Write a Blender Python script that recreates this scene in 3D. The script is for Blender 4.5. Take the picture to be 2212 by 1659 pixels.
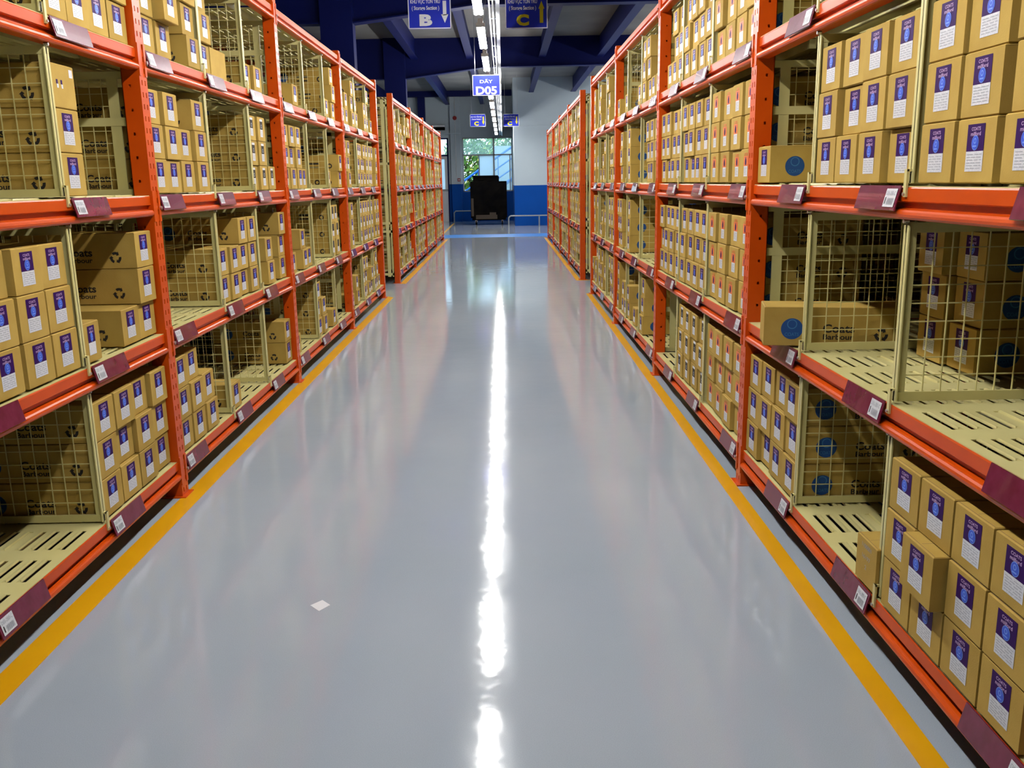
import bpy, math, random
from mathutils import Matrix, Vector
random.seed(7)
for o in list(bpy.data.objects): bpy.data.objects.remove(o)
scene = bpy.context.scene
COL = scene.collection

# ------------------------------------------------------------ camera
W, H = 2212, 1659
F_PX, PITCH, YAW, ROLL, CAM_Z = 1940.17, 0.2216, 0.0054, -0.0181, 1.4358
cp, sp = math.cos(PITCH), math.sin(PITCH)
fwd = Vector((math.sin(YAW)*cp, math.cos(YAW)*cp, -sp))
rgt = Vector((math.cos(YAW), -math.sin(YAW), 0))
up = rgt.cross(fwd)
r2 = rgt*math.cos(ROLL)+up*math.sin(ROLL)
u2 = -rgt*math.sin(ROLL)+up*math.cos(ROLL)
cam = bpy.data.cameras.new('camera'); cam.sensor_fit = 'HORIZONTAL'; cam.sensor_width = 36
cam.lens = F_PX*36/W; cam.clip_start = .05; cam.clip_end = 200
camo = bpy.data.objects.new('camera', cam); COL.objects.link(camo)
camo.matrix_world = Matrix(((r2.x, u2.x, -fwd.x, 0), (r2.y, u2.y, -fwd.y, 0), (r2.z, u2.z, -fwd.z, CAM_Z), (0, 0, 0, 1)))
scene.camera = camo

# ------------------------------------------------------------ world, exposure
scene.view_settings.view_transform = 'Standard'
scene.view_settings.look = 'None'
scene.view_settings.gamma = 1
scene.view_settings.use_curve_mapping = False
scene.view_settings.exposure = 0.9
scene.cycles.diffuse_bounces = 1
world = bpy.data.worlds.new('sky'); scene.world = world; world.use_nodes = True
wn = world.node_tree.nodes; wl = world.node_tree.links
bg = wn['Background']; bg.inputs['Color'].default_value = (.62, .80, 1, 1); bg.inputs['Strength'].default_value = 2.2
LAMP_STRENGTH = 58.0

# ------------------------------------------------------------ materials
def mat(name, color, rough=.5, metal=0, spec=.5, coat=0, emis=None, estr=0):
    m = bpy.data.materials.new(name); m.use_nodes = True
    b = m.node_tree.nodes['Principled BSDF']
    b.inputs['Base Color'].default_value = (*color, 1); b.inputs['Roughness'].default_value = rough
    b.inputs['Metallic'].default_value = metal; b.inputs['Specular IOR Level'].default_value = spec
    b.inputs['Coat Weight'].default_value = coat
    if emis: b.inputs['Emission Color'].default_value = (*emis, 1); b.inputs['Emission Strength'].default_value = estr
    return m
def bsdf(m): return m.node_tree.nodes['Principled BSDF']
def noise_color(m, c1, c2, scale=6, detail=4, obj_random=0.0, stretch=(1, 1, 1), bump=0, bscale=None):
    nt = m.node_tree; N, L = nt.nodes, nt.links; b = bsdf(m)
    g = N.new('ShaderNodeTexCoord'); mp = N.new('ShaderNodeMapping'); mp.inputs['Scale'].default_value = stretch
    L.new(g.outputs['Object'], mp.inputs['Vector'])
    n = N.new('ShaderNodeTexNoise'); n.inputs['Scale'].default_value = scale; n.inputs['Detail'].default_value = detail
    L.new(mp.outputs['Vector'], n.inputs['Vector'])
    r = N.new('ShaderNodeValToRGB'); r.color_ramp.elements[0].position = .3; r.color_ramp.elements[1].position = .7
    r.color_ramp.elements[0].color = (*c1, 1); r.color_ramp.elements[1].color = (*c2, 1)
    L.new(n.outputs['Fac'], r.inputs['Fac'])
    out = r.outputs['Color']
    if obj_random:
        oi = N.new('ShaderNodeObjectInfo'); hs = N.new('ShaderNodeHueSaturation')
        mr = N.new('ShaderNodeMapRange'); mr.inputs['To Min'].default_value = 1-obj_random; mr.inputs['To Max'].default_value = 1+obj_random
        L.new(oi.outputs['Random'], mr.inputs['Value']); L.new(mr.outputs['Result'], hs.inputs['Value'])
        L.new(out, hs.inputs['Color']); out = hs.outputs['Color']
    L.new(out, b.inputs['Base Color'])
    if bump:
        n2 = N.new('ShaderNodeTexNoise'); n2.inputs['Scale'].default_value = bscale or scale*8; L.new(mp.outputs['Vector'], n2.inputs['Vector'])
        bp = N.new('ShaderNodeBump'); bp.inputs['Strength'].default_value = bump; bp.inputs['Distance'].default_value = .002
        L.new(n2.outputs['Fac'], bp.inputs['Height']); L.new(bp.outputs['Normal'], b.inputs['Normal'])
    return m
M = {}
M['orange'] = noise_color(mat('orange_steel', (.7, .08, .002), .32, spec=.35, coat=.0), (.66, .070, .001), (.74, .088, .002), 5)
M['cream'] = noise_color(mat('cream_steel', (.7, .6, .3), .38), (.72, .63, .25), (.80, .72, .33), 4)
M['card'] = noise_color(mat('cardboard', (.5, .33, .1), .7, spec=.15), (.48, .305, .066), (.58, .385, .092), 7, obj_random=.10, bump=.25, bscale=260)
M['card_in'] = mat('cardboard_edge', (.30, .18, .06), .8)
M['purple'] = mat('purple_print', (.034, .002, .095), .5, spec=.12)
M['white'] = noise_color(mat('label_paper', (.8, .8, .84), .3, coat=.2), (.74, .75, .80), (.90, .90, .94), 160, 2)
M['text'] = mat('faded_print', (.62, .40, .70), .4)
M['blue_e'] = mat('blue_print', (.03, .10, .75), .4)
M['light_blue'] = mat('light_blue_print', (.20, .38, .95), .4)
M['ink'] = mat('black_ink', (.018, .014, .012), .7)
M['grey_ink'] = mat('grey_ink', (.44, .45, .50), .7)
M['blue_dot'] = mat('blue_dot_ink', (.010, .075, .28), .6)
M['blue_dot_l'] = mat('blue_dot_line', (.05, .20, .46), .6)
M['orange_l'] = mat('orange_print', (.88, .20, .05), .45)
M['maroon'] = noise_color(mat('maroon_plastic', (.2, .02, .07), .22, coat=.5), (.15, .010, .035), (.20, .018, .06), 30)
M['steel'] = mat('zinc', (.55, .55, .58), .35, metal=.9)
M['dark'] = mat('dark_hole', (.01, .004, .002), .9)
M['navy'] = mat('navy_paint', (.0012, .006, .10), .5, spec=.25)
M['ceil'] = noise_color(mat('ceiling_sheet', (.4, .4, .42), .8), (.20, .205, .215), (.28, .28, .28), 1.2)
M['wall_w'] = noise_color(mat('white_wall', (.6, .66, .72), .7), (.50, .59, .66), (.58, .67, .73), .8)
M['wall_b'] = noise_color(mat('blue_wall', (.01, .09, .42), .6, spec=.1), (.002, .062, .33), (.004, .080, .40), .8)
M['sign'] = mat('blue_sign', (.012, .03, .55), .4)
M['sign_w'] = mat('sign_white', (.9, .9, .95), .4)
M['sign_y'] = mat('sign_yellow', (.85, .72, .02), .4)
M['yellow'] = noise_color(mat('yellow_floor_paint', (.8, .4, .01), .35), (.80, .38, .002), (.88, .44, .004), 3)
M['blue_f'] = mat('blue_floor_paint', (.03, .22, .70), .35)
M['metal_w'] = mat('white_enamel', (.8, .82, .85), .4)
M['tray'] = mat('galvanised_tray', (.55, .58, .62), .4, metal=.3)
M['tube'] = mat('tube_glow', (1, 1, 1), .3, emis=(1.0, .985, .95), estr=LAMP_STRENGTH)
M['black'] = noise_color(mat('black_sheet', (.006, .006, .006), .9, spec=.03), (.002, .002, .003), (.006, .005, .004), 4)
M['wood'] = mat('pallet_wood', (.045, .03, .018), .8)
M['alu'] = mat('aluminium', (.35, .38, .40), .45, metal=.4)
M['leaf'] = noise_color(mat('leaves', (.1, .3, .03), .6), (.03, .13, .012), (.22, .42, .05), 3)
M['leaf_y'] = mat('yellow_leaves', (.60, .60, .05), .6)
M['bark'] = mat('bark', (.05, .03, .02), .9)
M['stair'] = mat('stair_blue', (.01, .20, .75), .4)
M['stair_w'] = mat('stair_white', (.45, .55, .65), .5)
M['ground'] = mat('outside_ground', (.35, .38, .33), .9)
M['red'] = mat('alarm_red', (.35, .01, .01), .4)
M['paper'] = mat('scrap_paper', (.85, .85, .88), .6)

# floor: glossy grey epoxy
fm = mat('epoxy_floor', (.3, .33, .38), .085, spec=.5, coat=.0); M['floor'] = fm
nt = fm.node_tree; N, L = nt.nodes, nt.links; b = bsdf(fm)
tc = N.new('ShaderNodeTexCoord')
n1 = N.new('ShaderNodeTexNoise'); n1.inputs['Scale'].default_value = .7; n1.inputs['Detail'].default_value = 3; L.new(tc.outputs['Object'], n1.inputs['Vector'])
rp = N.new('ShaderNodeValToRGB'); rp.color_ramp.elements[0].position = .3; rp.color_ramp.elements[1].position = .7
rp.color_ramp.elements[0].color = (.395, .455, .530, 1); rp.color_ramp.elements[1].color = (.450, .500, .565, 1)
L.new(n1.outputs['Fac'], rp.inputs['Fac'])
n3 = N.new('ShaderNodeTexNoise'); n3.inputs['Scale'].default_value = 420; n3.inputs['Detail'].default_value = 1; L.new(tc.outputs['Object'], n3.inputs['Vector'])
mx = N.new('ShaderNodeMix'); mx.data_type = 'RGBA'; mx.blend_type = 'OVERLAY'; mx.inputs[0].default_value = .18
L.new(rp.outputs['Color'], mx.inputs[6]); L.new(n3.outputs['Fac'], mx.inputs[7]); L.new(mx.outputs[2], b.inputs['Base Color'])
n2 = N.new('ShaderNodeTexNoise'); n2.inputs['Scale'].default_value = 7; n2.inputs['Detail'].default_value = 3; L.new(tc.outputs['Object'], n2.inputs['Vector'])
bp = N.new('ShaderNodeBump'); bp.inputs['Strength'].default_value = .25; bp.inputs['Distance'].default_value = .004
L.new(n2.outputs['Fac'], bp.inputs['Height']); L.new(bp.outputs['Normal'], b.inputs['Normal'])

def glass_mat(name, col, rough, alpha):
    m = bpy.data.materials.new(name); m.use_nodes = True
    nt = m.node_tree; N, L = nt.nodes, nt.links; N.clear()
    out = N.new('ShaderNodeOutputMaterial'); mixn = N.new('ShaderNodeMixShader'); mixn.inputs[0].default_value = alpha
    t = N.new('ShaderNodeBsdfTransparent'); t.inputs[0].default_value = (.92, .97, .97, 1)
    p = N.new('ShaderNodeBsdfPrincipled'); p.inputs['Base Color'].default_value = (*col, 1); p.inputs['Roughness'].default_value = rough
    p.inputs['Transmission Weight'].default_value = .0
    tr = N.new('ShaderNodeBsdfTranslucent'); tr.inputs[0].default_value = (*col, 1)
    m2 = N.new('ShaderNodeMixShader'); m2.inputs[0].default_value = .65
    L.new(p.outputs[0], m2.inputs[1]); L.new(tr.outputs[0], m2.inputs[2])
    L.new(t.outputs[0], mixn.inputs[1]); L.new(m2.outputs[0], mixn.inputs[2]); L.new(mixn.outputs[0], out.inputs[0])
    return m
M['glass_haze'] = glass_mat('hazy_glass', (.50, .68, .62), .2, .25)
M['glass_frost'] = glass_mat('frosted_glass', (.72, .86, .93), .3, .72)

# ------------------------------------------------------------ mesh builder
class MB:
    def __init__(s): s.v = []; s.f = []; s.m = []; s.mats = []
    def mi(s, m):
        m = M[m] if isinstance(m, str) else m
        if m not in s.mats: s.mats.append(m)
        return s.mats.index(m)
    def face(s, pts, m):
        k = len(s.v); s.v += [tuple(p) for p in pts]; s.f.append(tuple(range(k, k+len(pts)))); s.m.append(s.mi(m))
    def box(s, x0, x1, y0, y1, z0, z1, m, tf=None):
        if x0 > x1: x0, x1 = x1, x0
        if y0 > y1: y0, y1 = y1, y0
        if z0 > z1: z0, z1 = z1, z0
        P = [(x0,y0,z0),(x1,y0,z0),(x1,y1,z0),(x0,y1,z0),(x0,y0,z1),(x1,y0,z1),(x1,y1,z1),(x0,y1,z1)]
        if tf: P = [tf(p) for p in P]
        k = len(s.v); s.v += P; i = s.mi(m)
        for q in ((0,3,2,1),(4,5,6,7),(0,1,5,4),(1,2,6,5),(2,3,7,6),(3,0,4,7)): s.f.append(tuple(k+a for a in q)); s.m.append(i)
    def extrude_y(s, prof, y0, y1, m, flip=False):
        n = len(prof); k = len(s.v); i = s.mi(m)
        s.v += [(p[0], y0, p[1]) for p in prof]+[(p[0], y1, p[1]) for p in prof]
        for a in range(n):
            c = (a+1) % n; s.f.append((k+a, k+c, k+n+c, k+n+a)); s.m.append(i)
        s.f.append(tuple(range(k, k+n))); s.m.append(i); s.f.append(tuple(reversed(range(k+n, k+2*n)))); s.m.append(i)
    def tube(s, p0, p1, r, m, n=8, caps=True):
        p0 = Vector(p0); p1 = Vector(p1); d = (p1-p0).normalized()
        a = d.orthogonal().normalized(); b_ = d.cross(a); k = len(s.v); i = s.mi(m)
        for p in (p0, p1):
            for j in range(n):
                t = 2*math.pi*j/n; s.v.append(tuple(p+a*r*math.cos(t)+b_*r*math.sin(t)))
        for j in range(n):
            c = (j+1) % n; s.f.append((k+j, k+c, k+n+c, k+n+j)); s.m.append(i)
        if caps: s.f.append(tuple(reversed(range(k, k+n)))); s.m.append(i); s.f.append(tuple(range(k+n, k+2*n))); s.m.append(i)
    def flat(s, verts2, faces, O, R, U, m):
        k = len(s.v); i = s.mi(m); O = Vector(O); R = Vector(R); U = Vector(U)
        s.v += [tuple(O+R*p[0]+U*p[1]) for p in verts2]
        for f in faces: s.f.append(tuple(k+a for a in f)); s.m.append(i)
    def rect(s, O, R, U, x0, y0, x1, y1, m): s.flat([(x0,y0),(x1,y0),(x1,y1),(x0,y1)], [(0,1,2,3)], O, R, U, m)
    def ellipse(s, O, R, U, cx, cy, rx, ry, m, n=20, r_in=0):
        P = [(cx+rx*math.cos(2*math.pi*j/n), cy+ry*math.sin(2*math.pi*j/n)) for j in range(n)]
        if r_in:
            P += [(cx+rx*r_in*math.cos(2*math.pi*j/n), cy+ry*r_in*math.sin(2*math.pi*j/n)) for j in range(n)]
            s.flat(P, [(j, (j+1) % n, n+(j+1) % n, n+j) for j in range(n)], O, R, U, m)
        else: s.flat(P, [tuple(range(n))], O, R, U, m)
    def text(s, txt, O, R, U, x, y, h, m, w=None, bold=0, spacing=1):
        v, f, bb = text2d(txt, bold, spacing); sc = h/(bb[3]-bb[1]); sx = sc if w is None else w/(bb[2]-bb[0])
        cx, cy = (bb[0]+bb[2])/2, (bb[1]+bb[3])/2
        s.flat([((p[0]-cx)*sx+x, (p[1]-cy)*sc+y) for p in v], f, O, R, U, m)
    def mesh(s, name):
        me = bpy.data.meshes.new(name); me.from_pydata(s.v, [], s.f)
        for m in s.mats: me.materials.append(m)
        me.polygons.foreach_set('material_index', s.m); me.update(); return me
    def build(s, name, parent=None): return link(name, s.mesh(name), parent)
_tc = {}
def text2d(txt, bold=0, spacing=1):
    key = (txt, bold, spacing)
    if key in _tc: return _tc[key]
    c = bpy.data.curves.new('t', 'FONT'); c.body = txt; c.offset = bold; c.resolution_u = 3; c.space_character = spacing
    o = bpy.data.objects.new('t', c); COL.objects.link(o); bpy.context.view_layer.update()
    me = o.evaluated_get(bpy.context.evaluated_depsgraph_get()).to_mesh()
    v = [(p.co.x, p.co.y) for p in me.vertices]; f = [tuple(p.vertices) for p in me.polygons]
    bpy.data.objects.remove(o); bpy.data.curves.remove(c)
    bb = (min(p[0] for p in v), min(p[1] for p in v), max(p[0] for p in v), max(p[1] for p in v))
    _tc[key] = (v, f, bb); return _tc[key]
def link(name, me, parent=None):
    o = bpy.data.objects.new(name, me); COL.objects.link(o)
    if parent: o.parent = parent
    return o
def tag(o, label, cat, group=None, kind=None):
    o['label'] = label; o['category'] = cat
    if group: o['group'] = group
    if kind: o['kind'] = kind
    return o
def thing(name, loc, label, cat, group=None):
    o = bpy.data.objects.new(name, None); COL.objects.link(o); o.location = loc; o.empty_display_size = .1
    return tag(o, label, cat, group)
def structure(mb, name):
    o = mb.build(name); o['kind'] = 'structure'; return o
def place(me, name, loc, parent=None, rz=0):
    o = link(name, me, parent); o.location = loc; o.rotation_euler = (0, 0, rz); return o

# ------------------------------------------------------------ setting: hall shell
XL, XR = -1.551, 1.1035
HX0, HX1, HY0, HY1, HZ = -9.0, 9.0, -7.0, 34.5, 4.70
m = MB(); m.box(HX0, HX1, HY0, HY1+.2, -.1, 0, 'floor'); structure(m, 'floor')
m = MB(); m.box(HX0, HX1, HY0, HY1+.2, HZ, HZ+.15, 'ceil')
structure(m, 'ceiling')
m = MB(); m.box(HX0-.2, HX0, HY0, HY1, 0, 1.35, 'wall_b'); m.box(HX0-.2, HX0, HY0, HY1, 1.35, HZ, 'wall_w'); structure(m, 'wall_left')
m = MB(); m.box(HX1, HX1+.2, HY0, HY1, 0, 1.35, 'wall_b'); m.box(HX1, HX1+.2, HY0, HY1, 1.35, HZ, 'wall_w'); structure(m, 'wall_right')
m = MB(); m.box(HX0, HX1, HY0-.2, HY0, 0, HZ, 'wall_w'); structure(m, 'wall_front')
# end wall with door and window openings, plus the block that stands forward on the right
BX = .36; BY = 30.3
wx0, wx1, wz0, wz1 = -1.51, BX, 1.09, 3.06
dx0, dx1, dz1 = -3.2, -2.02, 3.06
m = MB()
def wallseg(x0, x1, z0, z1):
    if z0 < 1.38:
        m.box(x0, x1, HY1, HY1+.2, z0, min(z1, 1.38), 'wall_b')
    if z1 > 1.38: m.box(x0, x1, HY1, HY1+.2, max(z0, 1.38), z1, 'wall_w')
wallseg(HX0, dx0, 0, HZ); wallseg(dx0, dx1, dz1, HZ); wallseg(dx1, wx0, 0, HZ); wallseg(wx0, wx1, 0, wz0); wallseg(wx0, wx1, wz1, HZ)
m.box(BX, HX1, BY, HY1+.2, 0, 1.31, 'wall_b'); m.box(BX, HX1, BY, HY1+.2, 1.31, HZ, 'wall_w')
m.box(BX, HX1, BY-.02, BY, 3.17, 3.21, 'wall_w')
structure(m, 'wall_back')
# pilaster between door and window, blue post left of it, panel joint
m = MB(); m.box(-1.93, -1.56, HY1-.12, HY1, 1.38, HZ, 'wall_w'); m.box(-1.93, -1.56, HY1-.12, HY1, 0, 1.38, 'wall_b'); structure(m, 'trim_1')
m = MB(); m.box(-3.08, -2.82, HY1-.26, HY1-.01, 0, HZ, 'navy'); structure(m, 'trim_2')
m = MB(); m.box(-4.2, -1.56, HY1-.5, HY1-.27, 3.17, 3.20, 'wall_w'); structure(m, 'trim_3')
# portal frames and ceiling beams
def portal(y, n):
    m = MB()
    pts = [(-2.22, 3.80), (-.35, 4.03), (HX1, 4.07)]
    for a, c in zip(pts[:-1], pts[1:]):
        for (y0, y1, lo, hi) in ((y-.01, y+.01, 0, None), (y-.11, y+.11, 0, .02)):
            z = lambda x: a[1]+(c[1]-a[1])*(x-a[0])/(c[0]-a[0])
            k = len(m.v); i = m.mi('navy')
            if hi is None: P = [(a[0], z(a[0])), (c[0], z(c[0])), (c[0], HZ), (a[0], HZ)]
            else: P = [(a[0], z(a[0])), (c[0], z(c[0])), (c[0], z(c[0])+hi), (a[0], z(a[0])+hi)]
            m.v += [(p[0], y0, p[1]) for p in P]+[(p[0], y1, p[1]) for p in P]
            for q in ((0,1,2,3),(7,6,5,4),(0,4,5,1),(1,5,6,2),(2,6,7,3),(3,7,4,0)): m.f.append(tuple(k+j for j in q)); m.m.append(i)
    m.box(HX0, -2.71, y-.01, y+.01, 3.80, HZ, 'navy'); m.box(HX0, -2.71, y-.11, y+.11, 3.80, 3.82, 'navy')
    m.box(-2.71, -2.22, y-.13, y+.13, 0, HZ, 'navy')
    structure(m, 'trim_%d' % n)
portal(14.5, 4); portal(22.0, 5); portal(7.0, 6); portal(-.5, 7)
n = 8
for x in (-2.0, -.72, .95, 2.3, -4.2, 3.8):
    m = MB()
    m.box(x-.012, x+.012, HY0, HY1, 4.25, HZ, 'navy'); m.box(x-.08, x+.08, HY0, HY1, 4.23, 4.25, 'navy')
    structure(m, 'trim_%d' % n); n += 1
m = MB(); m.box(HX0, BX, HY1-.3, HY1-.05, 4.5, HZ, 'navy'); structure(m, 'trim_%d' % n); n += 1
# painted floor lines
def quadline(name, pts, mm, label, cat='floor line', z=.0015, group=None):
    m = MB(); k = len(pts)
    m.v = [(p[0], p[1], 0) for p in pts]+[(p[0], p[1], z) for p in pts]; i = m.mi(mm)
    m.f = [tuple(range(k, 2*k))]+[(a, (a+1) % k, k+(a+1) % k, k+a) for a in range(k)]; m.m = [i]*(k+1)
    return tag(m.build(name), label, cat, group)
def lx(a, b_, y): return a[0]+(b_[0]-a[0])*(y-a[1])/(b_[1]-a[1])
Lo, Lo2 = (-1.561, 2.487), (-1.535, 11.7); Li, Li2 = (-1.467, 2.316), (-1.452, 11.6)
quadline('floor_line', [(lx(Lo, Lo2, -2), -2), (lx(Li, Li2, -2), -2), (lx(Li, Li2, 11.6), 11.6), (lx(Lo, Lo2, 11.72), 11.72)], 'yellow', 'yellow line painted on the floor along the foot of the near left rack')
Ri, Ri2 = (1.008, 1.953), (1.047, 11.64); Ro, Ro2 = (1.076, 1.951), (1.112, 11.63)
quadline('floor_line', [(lx(Ri, Ri2, -2), -2), (lx(Ro, Ro2, -2), -2), (lx(Ro, Ro2, 11.63), 11.63), (lx(Ri, Ri2, 11.64), 11.64)], 'yellow', 'yellow line painted on the floor along the foot of the near right rack')
quadline('floor_line', [(-1.545, 13.2), (-1.46, 13.2), (-1.46, 23.6), (-1.53, 23.6)], 'yellow', 'yellow line beside the far left rack, beyond the cross aisle')
quadline('floor_line', [(1.045, 13.22), (1.75, 13.22), (1.75, 13.27), (1.115, 13.27), (1.10, 23.6), (1.03, 23.6)], 'yellow', 'yellow line beside the far right rack, turning across its end')
quadline('floor_line', [(-5, 24.2), (5, 24.2), (5, 25.6), (-5, 25.6)], 'blue_f', 'broad bright blue band across the floor past both far racks')
quadline('floor_line', [(-1.80, 25.7), (-1.73, 25.7), (-1.78, 33.0), (-1.85, 33.0)], 'yellow', 'thin yellow line running to the end wall left of the black cart')
quadline('paper_scrap', [(-.705, 2.905), (-.665, 2.86), (-.635, 2.905), (-.67, 2.945)], 'paper', 'small white scrap of paper lying on the open grey floor', 'paper', z=.001)

# ------------------------------------------------------------ rack parts (local: x = depth into the rack, y along the aisle)
BAY = 2.5; DECKS = [.173, .785, 1.402, 2.020, 2.640]; PW = .083; PTOP = 2.685
def plate_yz(m, x0, x1, y0, y1, z0, z1, holes_y, hw, hh, pitch, mm):
    """plate in the yz plane with rows of real slots"""
    ys = [y0]
    for hy in holes_y: ys += [hy-hw/2, hy+hw/2]
    ys += [y1]
    for a in range(0, len(ys), 2): m.box(x0, x1, ys[a], ys[a+1], z0, z1, mm)
    nr = int((z1-z0)/pitch)
    for hi, hy in enumerate(holes_y):
        z = z0
        for r in range(nr):
            zt = z0+pitch*(r+.5)-hh/2
            m.box(x0, x1, hy-hw/2, hy+hw/2, z, zt, mm); z = zt+hh
        m.box(x0, x1, hy-hw/2, hy+hw/2, z, z1, mm)
def post_mesh(s):
    m = MB(); P = PW
    plate_yz(m, 0, .003*s, 0, P, .006, PTOP, [.024, .059], .009, .022, .05, 'orange')
    for y0 in (0, P-.003):
        # side plates, with a column of round-ish punched holes
        xs = [.003, .040, .050, .078]
        m.box(xs[0]*s, xs[1]*s, y0, y0+.003, .006, PTOP, 'orange'); m.box(xs[2]*s, xs[3]*s, y0, y0+.003, .006, PTOP, 'orange')
        z = .006
        for r in range(26):
            zt = .1*(r+.6)
            m.box(xs[1]*s, xs[2]*s, y0, y0+.003, z, zt, 'orange'); z = zt+.012
        m.box(xs[1]*s, xs[2]*s, y0, y0+.003, z, PTOP, 'orange')
    m.box(.075*s, .078*s, 0, .022, .006, PTOP, 'orange'); m.box(.075*s, .078*s, P-.022, P, .006, PTOP, 'orange')
    m.box(-.02*s, .10*s, -.015, P+.015, 0, .006, 'orange')
    return m.mesh('post')
def brace_mesh(s, D):
    m = MB(); y = PW/2
    zs = [.12, .55, .98, 1.41, 1.84, 2.27, 2.66]
    for i, (a, c) in enumerate(zip(zs[:-1], zs[1:])):
        if i % 2: a, c = c, a
        m.tube((.075*s, y, a), ((D-.075)*s, y, c), .012, 'orange', 6)
    return m.mesh('brace')
def beam_mesh(s):
    m = MB(); L_ = BAY-PW
    pr = [(.010, 0), (.008, -.004), (.008, -.038), (.012, -.041), (.024, -.042), (.024, -.058), (.008, -.060)]
    for t in range(7):
        a = math.pi/2+math.pi*t/6; pr.append((.008+.012*math.cos(a), -.074+.014*math.sin(a)))
    pr += [(.048, -.088), (.048, 0)]
    m.extrude_y([(p[0]*s, p[1]) for p in pr], 0, L_, 'orange')
    # end brackets with locking pin
    for y0, y1 in ((-.020, .0), (L_, L_+.020)):
        m.box(-.004*s, .0*s, y0, y1, -.112, .022, 'orange')
    m.tube((-.012*s, -.004, -.052), (.001*s, -.004, -.052), .007, 'steel', 8)
    m.tube((-.008*s, .004, -.060), (.001*s, .004, -.060), .004, 'steel', 6)
    return m.mesh('beam')
def deck_mesh(s, D):
    """pressed steel deck: real slots running along y, a raised louvre beside each"""
    m = MB(); y0, y1 = .0, BAY-PW; x0, x1 = .014, D-.02; t = .003
    n = 9; py = (y1-y0)/n; px = .05
    xs = []; x = x0+.036
    while x < x1-.05: xs.append(x); x += px
    for i in range(n):
        c0 = y0+py*i; a, b_ = c0+py*.17, c0+py*.83
        m.box(x0*s, x1*s, c0, a, -t, 0, 'cream'); m.box(x0*s, x1*s, b_, c0+py, -t, 0, 'cream')
        e = x0
        for x in xs:
            m.box(e*s, x*s, a, b_, -t, 0, 'cream')
            k = len(m.v); q = m.mi('cream'); h = .005; w = .017
            m.v += [(x+.015, a, 0), (x+.015, b_, 0), (x+.017, b_-.006, h), (x+.017, a+.006, h), (x+.015+w*.6, b_-.008, h*.75), (x+.015+w*.6, a+.008, h*.75), (x+.015+w, b_, 0), (x+.015+w, a, 0)]
            for j in range(k, k+8): v = m.v[j]; m.v[j] = (v[0]*s, v[1], v[2])
            for f in ((0,1,2,3), (3,2,4,5), (5,4,6,7), (0,3,5,7), (1,6,4,2)): m.f.append(tuple(k+j for j in f)); m.m.append(q)
            e = x+.015
        m.box(e*s, x1*s, a, b_, -t, 0, 'cream')
    m.box(.0115*s, .014*s, y0, y1, -.005, .0005, 'cream')          # front lip
    for x in (.25, .5, .75):
        if x < D-.1: m.box(x*s, (x+.03)*s, y0, y1, -.04, -t, 'cream')
    return m.mesh('deck')
DH = .527
DOFF = {(1, 1): .035, (1, 2): .010, (-1, 1): -.004, (-1, 2): -.020}
def wire_grid(m, s, xa, xb, za, zb, y, step=.052, r=.0016):
    x = xa+step
    while x < xb-.01: m.box((x-r)*s, (x+r)*s, y-r, y+r, za, zb, 'cream'); x += step
    z = za+step
    while z < zb-.01: m.box(xa*s, xb*s, y+r, y+3*r, z-r, z+r, 'cream'); z += step
def divider_mesh(s, D):
    m = MB(); h = DH-.004; xa, xb = .016, D-.03
    m.box(xa*s, (xa+.004)*s, -.016, .016, .008, h-.012, 'cream')          # angle bar, flange toward the aisle
    m.box(xa*s, (xa+.030)*s, -.002, .002, .008, h-.004, 'cream')
    m.box((xb-.03)*s, xb*s, -.003, .003, .008, h, 'cream')
    m.box(xa*s, xb*s, -.004, .004, .006, .034, 'cream'); m.box(xa*s, xb*s, -.004, .004, h-.034, h-.006, 'cream')
    wire_grid(m, s, xa+.03, xb-.02, .03, h-.03, 0)
    m.box(.002*s, .008*s, -.008, .008, -.030, .045, 'cream'); m.box(.002*s, .018*s, -.008, .008, .039, .045, 'cream')   # hook over the beam
    m.tube((-.003*s, .0, -.022), (.004*s, .0, -.022), .005, 'steel', 6)
    m.tube((.006*s, 0, h-.002), (.022*s, 0, h-.002), .006, 'steel', 6)
    return m.mesh('divider')
def end_panel_mesh(s, D):
    m = MB(); h = DH; xa, xb = .082, D-.082
    m.box(.115*s, .160*s, -.004, .004, 0, h, 'cream'); m.box((D-.14)*s, (D-.10)*s, -.004, .004, 0, h, 'cream')
    m.box(xa*s, xb*s, -.006, .006, .30, .335, 'cream'); m.box(xa*s, xb*s, -.004, .004, 0, .03, 'cream'); m.box(xa*s, xb*s, -.004, .004, h-.03, h, 'cream')
    wire_grid(m, s, .135, D-.14, .02, h-.02, 0)
    return m.mesh('end_panel')
def tag_mesh(s):
    """maroon holder with a white bar-code slip; local y=0 at the near end"""
    m = MB(); w = .29
    tf = lambda p: (p[0], p[1], p[2])
    # leaning plate: top against the beam, foot forward
    k = len(m.v); i = m.mi('maroon')
    P = [(.006, .004), (.003, .004), (-.014, -.064), (-.012, -.066), (-.010, -.064)]
    m.extrude_y([(p[0]*s, p[1]) for p in P], 0, w, 'maroon')
    O = Vector((.0025*s, 0, .004)); D_ = Vector((-.017*s, 0, -.068)); U = -D_.normalized(); nrm = Vector((-s, 0, .25*1)).normalized()*.0012
    R = Vector((0, -s, 0))
    C = Vector((.0025*s, 0, .004))+D_*.5+nrm
    c = Vector((0, .045, 0))+C
    m.rect(c, R, U, -.036, -.026, .036, .026, 'white')
    c2 = c+nrm*.5
    m.text('D05-2B0-C', c2, R, U, 0, .013, .012, 'grey_ink', w=.06)
    m.rect(c2, R, U, -.029, -.018, -.024, .002, 'ink')
    for j in range(14): m.rect(c2, R, U, -.015+j*.003, -.020, -.015+j*.003+(.0018 if j % 3 else .001), -.001, 'grey_ink')
    return m.mesh('shelf_tag')
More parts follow.
